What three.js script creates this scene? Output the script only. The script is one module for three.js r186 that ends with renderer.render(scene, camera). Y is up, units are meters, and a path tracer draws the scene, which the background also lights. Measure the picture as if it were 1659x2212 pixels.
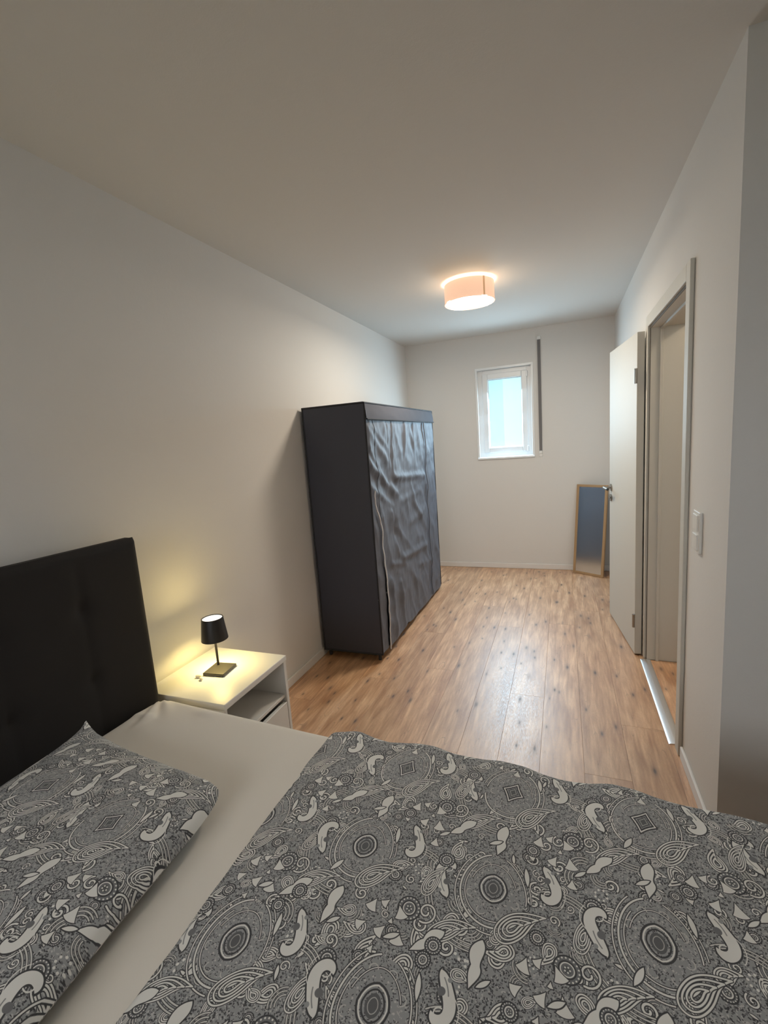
import * as THREE from 'three';
import { RoundedBoxGeometry } from 'three/addons/geometries/RoundedBoxGeometry.js';
import { mergeGeometries, mergeVertices } from 'three/addons/utils/BufferGeometryUtils.js';
import { ImprovedNoise } from 'three/addons/math/ImprovedNoise.js';
import { RectAreaLightUniformsLib } from 'three/addons/lights/RectAreaLightUniformsLib.js';
RectAreaLightUniformsLib.init();

// ---------------------------------------------------------------- camera, light, exposure
const W = 1659, HP = 2212, FPX = 994.94;
const scene = new THREE.Scene();
const camera = new THREE.PerspectiveCamera(2 * Math.atan(HP / 2 / FPX) * 180 / Math.PI, W / HP, 0.02, 100);
camera.rotation.order = 'YXZ';
camera.position.set(0, 1.44, 0);
camera.rotation.set(-0.1502, 0.3761, -0.0732);
const renderer = new THREE.WebGLRenderer({ antialias: true });
renderer.toneMapping = THREE.LinearToneMapping;
renderer.toneMappingExposure = 1.11;
renderer.shadowMap.enabled = true;
const LIGHT = { ceiling: 90, window: 26, lampDown: 155, lampUp: 44, hall: 0.75, sky: 5.6 };
scene.background = new THREE.Color().setRGB(0.96, 0.98, 1.0);   // even overcast blue daylight
scene.backgroundIntensity = LIGHT.sky;

// ---------------------------------------------------------------- helpers
function rng(seed) { let s = seed >>> 0; return () => { s = (s + 0x6D2B79F5) >>> 0; let t = s; t = Math.imul(t ^ (t >>> 15), t | 1); t ^= t + Math.imul(t ^ (t >>> 7), t | 61); return ((t ^ (t >>> 14)) >>> 0) / 4294967296; }; }
const noise = new ImprovedNoise();
const used = {};
function numbered(n) { const k = used[n] = (used[n] ?? -1) + 1; return k ? `${n}_${String(k).padStart(3, '0')}` : n; }
function shadow(m) { m.castShadow = true; m.receiveShadow = true; return m; }
function part(name, geo, mat, parent, label) {
  const m = shadow(new THREE.Mesh(Array.isArray(geo) ? merge(geo) : geo, mat));
  const n = parent.userData.names ??= {}; const k = n[name] = (n[name] ?? -1) + 1;
  m.name = k ? `${name}_${String(k).padStart(3, '0')}` : name;
  if (label) m.userData.label = label;
  parent.add(m); return m;
}
function thing(name, label, category, pos = [0, 0, 0], turn = 0, group) {
  const o = new THREE.Group(); o.name = numbered(name); o.position.set(...pos); o.rotation.y = turn;
  o.userData = { label, category }; if (group) o.userData.group = group; scene.add(o); return o;
}
function solo(name, geo, mat, label, category, pos = [0, 0, 0], turn = 0, group) {
  const m = shadow(new THREE.Mesh(geo, mat)); m.name = numbered(name); m.position.set(...pos); m.rotation.y = turn;
  m.userData = { label, category }; if (group) m.userData.group = group; scene.add(m); return m;
}
function struct(name, geo, mat) {
  const m = geo ? shadow(new THREE.Mesh(Array.isArray(geo) ? merge(geo) : geo, mat)) : new THREE.Group();
  m.name = name; m.userData = { kind: 'structure' }; scene.add(m); return m;
}
function merge(list) { return mergeGeometries(list.map((g) => (g.index ? g.toNonIndexed() : g)), false); }
// box given by its two corners, uv in metres
function bx(x0, y0, z0, x1, y1, z1) {
  const g = new THREE.BoxGeometry(x1 - x0, y1 - y0, z1 - z0); g.translate((x0 + x1) / 2, (y0 + y1) / 2, (z0 + z1) / 2);
  return metric(g);
}
function rb(x0, y0, z0, x1, y1, z1, r = 0.003, s = 2) {
  const g = new RoundedBoxGeometry(x1 - x0, y1 - y0, z1 - z0, s, Math.min(r, (x1 - x0) / 2.01, (y1 - y0) / 2.01, (z1 - z0) / 2.01));
  g.translate((x0 + x1) / 2, (y0 + y1) / 2, (z0 + z1) / 2); return metric(g);
}
function metric(g) {
  const p = g.attributes.position, n = g.attributes.normal, uv = g.attributes.uv;
  for (let i = 0; i < p.count; i++) {
    const ax = Math.abs(n.getX(i)), ay = Math.abs(n.getY(i)), az = Math.abs(n.getZ(i));
    if (ay >= ax && ay >= az) uv.setXY(i, p.getX(i), p.getZ(i)); else if (ax >= az) uv.setXY(i, p.getZ(i), p.getY(i)); else uv.setXY(i, p.getX(i), p.getY(i));
  }
  return g;
}
const cyl = (r0, r1, h, x, y, z, n = 32) => { const g = new THREE.CylinderGeometry(r0, r1, h, n); g.translate(x, y, z); return g; };
// grid surface from a function f(i, j) -> [x, y, z, u, v]
function grid(nu, nv, f) {
  const pos = [], uv = [], idx = [];
  for (let j = 0; j <= nv; j++) for (let i = 0; i <= nu; i++) { const q = f(i / nu, j / nv); pos.push(q[0], q[1], q[2]); uv.push(q[3] ?? i / nu, q[4] ?? j / nv); }
  for (let j = 0; j < nv; j++) for (let i = 0; i < nu; i++) { const a = j * (nu + 1) + i, b = a + 1, c = a + nu + 1, d = c + 1; idx.push(a, b, d, a, d, c); }
  const g = new THREE.BufferGeometry();
  g.setAttribute('position', new THREE.Float32BufferAttribute(pos, 3)); g.setAttribute('uv', new THREE.Float32BufferAttribute(uv, 2)); g.setIndex(idx);
  g.computeVertexNormals(); return g;
}
function dataTexture(w, h, f, srgb, rx = 1, ry = 1) {
  const d = new Uint8Array(w * h * 4);
  for (let y = 0; y < h; y++) for (let x = 0; x < w; x++) { const c = f(x, y), o = (y * w + x) * 4; d[o] = c[0]; d[o + 1] = c[1]; d[o + 2] = c[2]; d[o + 3] = 255; }
  const t = new THREE.DataTexture(d, w, h); t.wrapS = t.wrapT = THREE.RepeatWrapping; t.magFilter = THREE.LinearFilter; t.minFilter = THREE.LinearFilter;
  if (srgb) t.colorSpace = THREE.SRGBColorSpace; t.repeat.set(rx, ry); t.needsUpdate = true; return t;
}
const smooth = (a, b, x) => { const t = Math.min(1, Math.max(0, (x - a) / (b - a))); return t * t * (3 - 2 * t); };

// ---------------------------------------------------------------- materials
const rp = rng(5);
const plasterBump = dataTexture(256, 256, (x, y) => { const v = 128 + 70 * (rp() - 0.5) + 40 * noise.noise(x / 8, y / 8, 0.3); return [v, v, v]; }, false, 2, 2);
const M = {};
M.wall = new THREE.MeshStandardMaterial({ color: new THREE.Color().setRGB(0.75, 0.735, 0.71), roughness: 0.92, bumpMap: plasterBump, bumpScale: 0.0006 });
M.ceil = new THREE.MeshStandardMaterial({ color: new THREE.Color().setRGB(0.73, 0.71, 0.675), roughness: 0.95, bumpMap: plasterBump, bumpScale: 0.0005 });
M.white = new THREE.MeshPhysicalMaterial({ color: new THREE.Color().setRGB(0.80, 0.79, 0.76), roughness: 0.38 });
M.door = new THREE.MeshPhysicalMaterial({ color: new THREE.Color().setRGB(0.62, 0.605, 0.555), roughness: 0.6 });
M.skirting = new THREE.MeshPhysicalMaterial({ color: new THREE.Color().setRGB(0.80, 0.78, 0.76), roughness: 0.4 });
M.pvc = new THREE.MeshPhysicalMaterial({ color: new THREE.Color().setRGB(0.84, 0.86, 0.87), roughness: 0.3 });
M.steel = new THREE.MeshStandardMaterial({ color: new THREE.Color().setRGB(0.36, 0.35, 0.33), roughness: 0.35, metalness: 1 });
M.alu = new THREE.MeshStandardMaterial({ color: new THREE.Color().setRGB(0.82, 0.83, 0.85), roughness: 0.42, metalness: 1 });
M.gasket = new THREE.MeshStandardMaterial({ color: new THREE.Color().setRGB(0.10, 0.09, 0.075), roughness: 0.8 });
M.subfloor = new THREE.MeshStandardMaterial({ color: new THREE.Color().setRGB(0.06, 0.04, 0.028), roughness: 1 });

// oak: one long board texture per variant, grain along v
function oak(seed) {
  const r = rng(seed), w = 256, h = 1792, knots = [];
  for (let i = 0; i < 8; i++) knots.push([r() * w, r() * h, 4 + r() * r() * 9, 0.6 + r() * 0.7]);
  const col = new Uint8Array(w * h * 3), rough = new Uint8Array(w * h);
  for (let y = 0; y < h; y++) for (let x = 0; x < w; x++) {
    let wx = x, dark = 0;
    for (const [kx, ky, kr, ks] of knots) {
      const dx = x - kx; let dy = y - ky; dy = dy > h / 2 ? dy - h : dy < -h / 2 ? dy + h : dy;
      const d = Math.sqrt(dx * dx + dy * dy * 0.22);
      wx += dx / (1 + d * d / (kr * kr * 9)) * 1.3;
      dark += ks * (0.62 * Math.exp(-((d / kr) ** 2)) + 0.25 * Math.exp(-((d / (kr * 2.6)) ** 2)));
    }
    const t = y / h * Math.PI * 2, cy = Math.cos(t), sy = Math.sin(t), s = seed * 3.7;
    const broad = noise.noise(wx * 0.018 + s, cy * 1.2, sy * 1.2 + s);
    const mid = noise.noise(wx * 0.07 + s, cy * 3.5 + 9, sy * 3.5);
    const fine = noise.noise(wx * 0.38 + s, cy * 16, sy * 16 + 4);
    const pore = Math.max(0, noise.noise(wx * 0.8 + s, cy * 34, sy * 34) - 0.25);
    const crack = Math.max(0, 1 - Math.abs(noise.noise(wx * 0.03 + s * 2, cy * 1.5, sy * 1.5 + 3)) * 26) * Math.max(0, noise.noise(x * 0.01, cy * 2.2 + s, sy * 2.2)) * 1.2;
    const streak = Math.max(0, noise.noise(wx * 0.035 + s * 1.3, cy * 0.8 + 5, sy * 0.8)) * (0.6 + 0.4 * fine);
    const g = 0.58 + broad * 0.42 + mid * 0.24 + fine * 0.18 - pore * 0.4 - streak * 0.62;
    const k = Math.min(0.92, dark + crack * 0.45);
    const a = [[158, 108, 69], [242, 203, 163]];
    const o = y * w + x, gg = Math.min(1, Math.max(0, g));
    for (let c = 0; c < 3; c++) col[o * 3 + c] = (a[0][c] + (a[1][c] - a[0][c]) * gg) * (1 - k) + [72, 46, 30][c] * k;
    rough[o] = Math.min(255, 120 + fine * 45 + pore * 90 + k * 60);
  }
  const map = dataTexture(w, h, (x, y) => { const o = (y * w + x) * 3; return [col[o], col[o + 1], col[o + 2]]; }, true);
  const rm = dataTexture(w, h, (x, y) => { const v = rough[y * w + x]; return [v, v, v]; }, false);
  return [map, rm];
}
M.oak = [];
for (let k = 0; k < 4; k++) {
  const [map, rm] = oak(11 + k * 7);
  for (const tint of [[1, 0.985, 0.97], [0.88, 0.855, 0.83], [1.0, 0.95, 0.89]]) M.oak.push(new THREE.MeshPhysicalMaterial({ color: new THREE.Color().setRGB(...tint), map, roughnessMap: rm, roughness: 0.92, bumpMap: rm, bumpScale: -0.0002, ior: 2.1, clearcoat: 0.8, clearcoatRoughness: 0.42 }));
}

// ---------------------------------------------------------------- room shell (metres)
const XL = -1.582, XR = 0.466, ZF = -4.965, ZC = -1.652, H = 2.44, XE = 1.75, ZB = 1.7, WT = 0.18;
const DZ0 = -3.04, DZ1 = -2.20, DH = 1.955;       // doorway: far jamb, near jamb, head
const WX0 = -0.825, WX1 = -0.275, WY0 = 1.195, WY1 = 2.105;   // window hole

const floor = struct('floor', [bx(XL - 0.2, -0.16, ZF - 0.3, XE + 0.2, -0.012, ZB + 0.2)], M.subfloor);
// planks, one mesh each
{
  const pw = 0.18, L = 1.9, r = rng(77), gap = 0.0003;
  const geos = new Map();
  const plankGeo = (w, l, v) => {
    const key = `${w.toFixed(3)}_${l.toFixed(3)}_${v}`;
    if (!geos.has(key)) {
      const g = new RoundedBoxGeometry(w, 0.012, l, 1, 0.0006), p = g.attributes.position, uv = g.attributes.uv;
      for (let i = 0; i < p.count; i++) uv.setXY(i, (p.getX(i) + w / 2) / 0.182, (p.getZ(i) + l / 2) / 1.9 + v * 0.37);
      geos.set(key, g);
    }
    return geos.get(key);
  };
  const zs = [], k0 = Math.floor((XL + 0.112) / pw) - 1;
  for (let k = k0; -0.112 + k * pw < XE; k++) {
    let x0 = -0.112 + k * pw, x1 = x0 + pw; x0 = Math.max(x0, XL + 0.002); x1 = Math.min(x1, XE - 0.002); if (x1 - x0 < 0.02) continue;
    let off = k === -1 ? 0 : r() * L;                            // the board in the light patch ends at z = -2.46
    let z = -2.46 + off - L * 6;
    for (; z < ZB; z += L) {
      let a = Math.max(z, ZF + 0.002), b = Math.min(z + L, ZB - 0.002);
      if (b - a < 0.03) continue;
      const cuts = [];
      // the hall has its own floor beyond the threshold strip
      const cx = (x0 + x1) / 2;
      if (x1 > XR + 0.01) { if (x0 < XR - 0.03) { if (b <= ZC) cuts.push([x0, XR - 0.002, a, b]); else if (a < ZC) cuts.push([x0, XR - 0.002, a, Math.min(b, ZC)], [x0, x1, ZC, b]); else cuts.push([x0, x1, a, b]); } else if (b > ZC + 0.02) cuts.push([x0, x1, Math.max(a, ZC + 0.001), b]); }
      else cuts.push([x0, x1, a, b]);
      const mat = M.oak[Math.floor(r() * M.oak.length)], v = Math.floor(r() * 4);
      for (const [p0, p1, q0, q1] of cuts) {
        if (q1 - q0 < 0.02 || p1 - p0 < 0.01) continue;
        const m = part('plank', plankGeo(p1 - p0 - gap * 2, q1 - q0 - gap * 2, v), mat, floor);
        m.position.set((p0 + p1) / 2, -0.006, (q0 + q1) / 2);
      }
    }
  }
  const hall = struct('floor_hall', [bx(XR + 0.01, -0.1, -4.0, XE, -0.0125, ZC - 0.1)], M.subfloor);
  for (let k = 0; k < 7; k++) {
    const x0 = XR + 0.012 + k * pw; if (x0 > XE - 0.05) break;
    for (const [z0, z1] of [[-3.99, -3.2 + (k % 2) * 0.3], [-3.2 + (k % 2) * 0.3, ZC - 0.19]]) {
      const x1 = Math.min(x0 + pw, XE - 0.002);
      const inDoor = k === 0; const a = inDoor ? Math.max(z0, DZ0 + 0.001) : z0, b = inDoor ? Math.min(z1, DZ1 - 0.001) : z1; if (b - a < 0.02) continue;
      const m = part('plank', plankGeo(x1 - x0 - gap * 2, b - a - gap * 2, k % 4), M.oak[(k * 5 + 2) % M.oak.length], hall); m.position.set((x0 + x1) / 2, -0.006, (a + b) / 2);
    }
  }
}
struct('ceiling', [bx(XL - 0.2, H, ZF - 0.3, XE + 0.2, H + 0.2, ZB + 0.2)], M.ceil);
struct('wall_left', [bx(XL - 0.2, -0.16, ZF - 0.3, XL, H, ZB + 0.2)], M.wall);
struct('wall_far', [bx(XL, -0.16, ZF - 0.3, WX0, H, ZF), bx(WX1, -0.16, ZF - 0.3, XE + 0.2, H, ZF), bx(WX0, -0.16, ZF - 0.3, WX1, WY0, ZF), bx(WX0, WY1, ZF - 0.3, WX1, H, ZF)], M.wall);
struct('wall_right', [
  bx(XR, -0.16, ZF, XR + WT, H, DZ0 - 0.02), bx(XR, DH + 0.02, DZ0 - 0.02, XR + WT, H, DZ1 + 0.02), bx(XR, -0.16, DZ1 + 0.02, XR + WT, H, ZC),
], M.wall);
struct('wall_corner', [bx(XR + WT, -0.16, ZC - WT, XE + 0.2, H, ZC)], M.wall);
struct('wall_east', [bx(XE, -0.16, ZC, XE + 0.2, H, ZB + 0.2)], M.wall);
const NX0 = -1.45, NX1 = -0.05, NY0 = 0.92, NY1 = 2.2;          // unseen second window, in the wall behind the camera
struct('wall_near', [bx(XL, -0.16, ZB, NX0, H, ZB + 0.2), bx(NX1, -0.16, ZB, XE, H, ZB + 0.2), bx(NX0, -0.16, ZB, NX1, NY0, ZB + 0.2), bx(NX0, NY1, ZB, NX1, H, ZB + 0.2)], M.wall);
struct('wall_hall', [bx(XR + WT, -0.1, -4.2, XE + 0.2, H, -4.0), bx(XE, -0.1, -4.0, XE + 0.2, H, ZC - WT)], M.wall);

{  // unseen hall lamp, out of view, placed to warm the doorway lining
  const g = new THREE.SphereGeometry(0.09, 24, 16); g.translate(1.25, H - 0.13, -2.6);
  part('unseen_ceiling_light', g, new THREE.MeshStandardMaterial({ color: 0xffffff, emissive: new THREE.Color().setRGB(1, 0.85, 0.65), emissiveIntensity: 1 }), scene.getObjectByName('wall_hall'));
  const l = new THREE.PointLight(new THREE.Color().setRGB(1, 0.85, 0.64), LIGHT.hall, 0, 2); l.position.set(1.25, H - 0.13, -2.6); l.castShadow = true; l.shadow.radius = 4; scene.add(l);
}
// skirting boards
const sk = (x0, z0, x1, z1) => [rb(x0, 0.0005, z0, x1, 0.055, z1, 0.004)];
struct('baseboard_left', [...sk(XL, ZF + 0.013, XL + 0.012, ZB)], M.skirting);
struct('baseboard_far', [...sk(XL, ZF, XR, ZF + 0.012)], M.skirting);
struct('baseboard_right', [...sk(XR - 0.012, ZF + 0.013, XR, DZ0 - 0.09), ...sk(XR - 0.012, DZ1 + 0.085, XR, ZC)], M.skirting);
struct('baseboard_corner', [...sk(XR, ZC, XE, ZC + 0.012)], M.skirting);

// ---------------------------------------------------------------- window
{
  const w = struct('window_1');
  const ring = (x0, y0, x1, y1, t, z0, z1, r = 0.004) => [rb(x0, y0, z0, x0 + t, y1, z1, r), rb(x1 - t, y0, z0, x1, y1, z1, r), rb(x0 + t - 0.001, y0, z0, x1 - t + 0.001, y0 + t, z1, r), rb(x0 + t - 0.001, y1 - t, z0, x1 - t + 0.001, y1, z1, r)];
  part('casing', ring(WX0 - 0.014, WY0 - 0.012, WX1 + 0.012, WY1 + 0.012, 0.022, ZF - 0.02, ZF + 0.008, 0.003), M.pvc, w);
  part('frame', ring(WX0, WY0, WX1, WY1, 0.058, ZF - 0.11, ZF - 0.045), M.pvc, w);
  const sash = part('sash', ring(WX0 + 0.05, WY0 + 0.05, WX1 - 0.05, WY1 - 0.05, 0.056, ZF - 0.10, ZF - 0.03, 0.008), M.pvc, w);
  part('bead', ring(WX0 + 0.100, WY0 + 0.100, WX1 - 0.100, WY1 - 0.100, 0.012, ZF - 0.085, ZF - 0.062, 0.003), M.pvc, sash);
  const pane = new THREE.PlaneGeometry(WX1 - WX0 - 0.21, WY1 - WY0 - 0.21); pane.translate((WX0 + WX1) / 2, (WY0 + WY1) / 2, ZF - 0.078);
  part('pane', pane, new THREE.MeshPhysicalMaterial({ color: new THREE.Color().setRGB(0.25, 0.43, 0.52), transmission: 1, thickness: 0, roughness: 0.9, ior: 1.5 }), w);
  for (const y of [WY0 + 0.075, WY1 - 0.085]) part('hinge', [rb(WX1 - 0.062, y - 0.03, ZF - 0.046, WX1 - 0.044, y + 0.03, ZF - 0.022, 0.006)], M.pvc, w);
  part('window_sill', [rb(WX0 - 0.014, WY0 - 0.016, ZF - 0.04, WX1 + 0.012, WY0 + 0.004, ZF + 0.016, 0.004)], M.pvc, w);
  // daylight falls in from the sky, so it heads a little downwards: three strips behind each other's edges fill the pane
  const dw = WX1 - WX0 - 0.23, dh = (WY1 - WY0 - 0.23) / 3, cx = (WX0 + WX1) / 2;
  for (let k = 0; k < 3; k++) {
    const day = new THREE.RectAreaLight(new THREE.Color().setRGB(0.55, 0.81, 1.0), LIGHT.window, dw, dh), y = WY0 + 0.115 + dh * (k + 0.5);
    day.position.set(cx, y, ZF - 0.03); day.lookAt(cx, y - 0.42, ZF + 0.97); day.name = 'window_light'; scene.add(day);
  }
}
struct('unseen_ground', [bx(-40, -3.3, -40, 40, -3.0, 40)], new THREE.MeshStandardMaterial({ color: new THREE.Color().setRGB(0.13, 0.14, 0.10), roughness: 1 }));  // unseen, added dark to keep light from below off the ceiling
struct('unseen_wall_outside', [bx(-1.3, -1, -8.5, -0.96, 5, ZF - 0.3)], M.wall);   // unseen wall, placed to shade the left side of the far pane
{
  const w = struct('window_2');  // out of view, placed to light the bed and the corner wall
  const bars = []; for (const [a, b] of [[NX0, NX0 + 0.07], [(NX0 + NX1) / 2 - 0.05, (NX0 + NX1) / 2 + 0.05], [NX1 - 0.07, NX1]]) bars.push(rb(a, NY0, ZB + 0.06, b, NY1, ZB + 0.13, 0.005));
  for (const [a, b] of [[NY0, NY0 + 0.07], [NY1 - 0.07, NY1]]) bars.push(rb(NX0, a, ZB + 0.062, NX1, b, ZB + 0.128, 0.005));
  part('frame', bars, M.pvc, w);
  for (const k of [0, 1]) { const pw = (NX1 - NX0) / 2, g = new THREE.PlaneGeometry(pw - 0.1, NY1 - NY0 - 0.13); g.translate(NX0 + pw * (k + 0.5), (NY0 + NY1) / 2, ZB + 0.095); part('pane', g, new THREE.MeshPhysicalMaterial({ color: 0xffffff, transmission: 1, thickness: 0, roughness: 0, ior: 1.5 }), w); }
  part('window_sill', [rb(NX0 - 0.04, NY0 - 0.03, ZB - 0.1, NX1 + 0.04, NY0, ZB + 0.06, 0.006)], M.white, w);
}
// ---------------------------------------------------------------- doorway
{
  const t = struct('trim_1');    // lining and casing
  const T = 0.02, x0 = XR - 0.002, x1 = XR + WT + 0.002;
  part('lining', [rb(x0, 0, DZ0 - T, x1, DH + T, DZ0, 0.002)], M.door, t);
  part('lining', [rb(x0, 0, DZ1, x1, DH + T, DZ1 + T, 0.002)], M.door, t);
  part('lining', [rb(x0, DH, DZ0, x1, DH + T, DZ1, 0.002)], M.door, t);
  const c0 = XR - 0.016, cw = 0.075;
  part('casing', [rb(c0, 0, DZ0 - cw, XR - 0.0005, DH + cw, DZ0 - 0.012, 0.004)], M.door, t);
  part('casing', [rb(c0, 0, DZ1 + 0.012, XR - 0.0005, DH + cw, DZ1 + cw, 0.004)], M.door, t);
  part('casing', [rb(c0, DH + 0.012, DZ0 - 0.012, XR - 0.0005, DH + cw, DZ1 + 0.012, 0.004)], M.door, t);
  part('seal', [bx(XR - 0.004, 0.002, DZ0 - 0.012, XR + 0.012, DH + 0.012, DZ0 - 0.0005), bx(XR - 0.004, 0.002, DZ1 + 0.0005, XR + 0.012, DH + 0.012, DZ1 + 0.012), bx(XR - 0.004, DH + 0.0005, DZ0, XR + 0.012, DH + 0.012, DZ1)], M.gasket, t);
  part('door_stop', [rb(XR + 0.045, 0, DZ0 - 0.001, XR + 0.06, DH, DZ0 + 0.012, 0.002), rb(XR + 0.045, 0, DZ1 - 0.012, XR + 0.06, DH, DZ1 + 0.001, 0.002), rb(XR + 0.045, DH - 0.012, DZ0 + 0.012, XR + 0.06, DH + 0.001, DZ1 - 0.012, 0.002)], M.door, t);
  // threshold strip
  const g = new THREE.Shape(); g.moveTo(-0.028, 0); g.quadraticCurveTo(-0.022, 0.004, 0, 0.005); g.quadraticCurveTo(0.022, 0.004, 0.028, 0); g.closePath();
  const e = new THREE.ExtrudeGeometry(g, { depth: DZ1 - DZ0 - 0.004, bevelEnabled: false, curveSegments: 6 }); e.translate(0.458, 0.0002, DZ0 + 0.002);
  struct('trim_2', e, M.alu);
}
// door leaf, swung open against the right wall
{
  const d = struct('door_1'); const dir = new THREE.Vector2(-0.1156, -0.9933);
  d.position.set(0.4045, 0.008, -3.088); d.rotation.y = Math.atan2(-dir.y, dir.x);     // local +x runs from the hinge to the free edge, the face towards the room is at z = 0, the leaf lies on +z
  const wd = 0.705, hd = 1.945, s = 1;                                             // s: side on which the thickness lies
  part('leaf', [rb(0, 0, Math.min(0, s * 0.04), wd, hd, Math.max(0, s * 0.04), 0.003)], M.door, d);
  const hy = 0.985, hx = wd - 0.058;
  const h1 = part('handle', [(() => { const g = new THREE.CylinderGeometry(0.0085, 0.0085, 0.05, 16); g.rotateX(Math.PI / 2); g.translate(hx, hy, -0.025); return g; })(),
    (() => { const c = new THREE.CatmullRomCurve3([new THREE.Vector3(hx + 0.004, hy, -0.05), new THREE.Vector3(hx - 0.03, hy, -0.052), new THREE.Vector3(hx - 0.12, hy, -0.05)]); return new THREE.TubeGeometry(c, 20, 0.0095, 12); })()], M.steel, d, 'dark steel lever handle');
  part('rosette', [(() => { const g = new THREE.CylinderGeometry(0.025, 0.026, 0.008, 32); g.rotateX(Math.PI / 2); g.translate(hx, hy, -0.004); return g; })()], M.steel, h1);
  part('keyhole_rosette', [(() => { const g = new THREE.CylinderGeometry(0.025, 0.026, 0.008, 32); g.rotateX(Math.PI / 2); g.translate(hx, hy - 0.075, -0.004); return g; })(), (() => { const g = new THREE.CylinderGeometry(0.009, 0.009, 0.014, 20); g.rotateX(Math.PI / 2); g.translate(hx, hy - 0.075, -0.007); return g; })()], M.steel, d);
  part('latch_plate', [rb(wd - 0.001, hy - 0.12, 0.009, wd + 0.0015, hy + 0.06, 0.031, 0.0006)], M.steel, d);
  for (const y of [0.22, 1.70]) part('hinge', [cyl(0.008, 0.008, 0.08, -0.005, y, -0.008, 16), cyl(0.009, 0.009, 0.004, -0.006, y + 0.042, -0.008, 16)], M.steel, d);
}

// ---------------------------------------------------------------- light switch
{
  const o = thing('light_switch', 'white two-gang light switch plate on the right wall beside the doorway', 'light switch', [XR, 1.03, -1.965]);
  part('plate', [rb(-0.011, -0.077, -0.042, 0, 0.077, 0.042, 0.003)], M.white, o);
  for (const y of [-0.036, 0.036]) { const g = rb(-0.016, y - 0.029, -0.03, -0.009, y + 0.029, 0.03, 0.002); part('rocker', [g], M.white, o); }
}
// ---------------------------------------------------------------- shutter strap
{
  const o = thing('shutter_strap', 'grey roller shutter strap hanging down the far wall right of the window', 'shutter strap', [-0.205, 1.2, ZF]);
  const sm = new THREE.MeshStandardMaterial({ color: new THREE.Color().setRGB(0.19, 0.18, 0.18), roughness: 0.9 });
  part('strap', [bx(-0.014, 0.03, 0.010, 0.014, 1.13, 0.0125)], sm, o);
  part('strap_guide', [rb(-0.018, 1.12, 0, 0.018, 1.15, 0.022, 0.005)], M.pvc, o);
  part('winder_plate', [rb(-0.017, -0.02, 0, 0.017, 0.15, 0.009, 0.004), rb(-0.014, 0.01, 0.004, 0.014, 0.04, 0.016, 0.005)], M.white, o);
}
// ---------------------------------------------------------------- leaning mirror
{
  const o = thing('leaning_mirror', 'narrow rectangular mirror in a wooden frame leaning in the far corner behind the door', 'mirror', [0.213, 0.001, -4.795], 0);
  o.rotation.order = 'YXZ'; o.rotation.set(-0.105, -0.55, 0);
  const w = 0.31, h = 0.89, f = 0.024;
  const wood = new THREE.MeshStandardMaterial({ color: new THREE.Color().setRGB(0.42, 0.27, 0.14), roughness: 0.55 });
  for (const s of [-1, 1]) part('frame_stile', [rb(s < 0 ? -w / 2 : w / 2 - f, 0, -0.018, s < 0 ? -w / 2 + f : w / 2, h, 0.004, 0.003)], wood, o);
  part('frame_rail', [rb(-w / 2 + f, 0, -0.018, w / 2 - f, f, 0.004, 0.003)], wood, o);
  part('frame_rail', [rb(-w / 2 + f, h - f, -0.018, w / 2 - f, h, 0.004, 0.003)], wood, o);
  part('mirror_glass', [bx(-w / 2 + f - 0.003, f - 0.003, -0.012, w / 2 - f + 0.003, h - f + 0.003, -0.002)], new THREE.MeshStandardMaterial({ color: new THREE.Color().setRGB(0.84, 0.90, 0.93), roughness: 0.16, metalness: 1 }), o);
  part('backing', [bx(-w / 2 + 0.004, 0.004, -0.020, w / 2 - 0.004, h - 0.004, -0.0125)], M.gasket, o);
}
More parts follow.
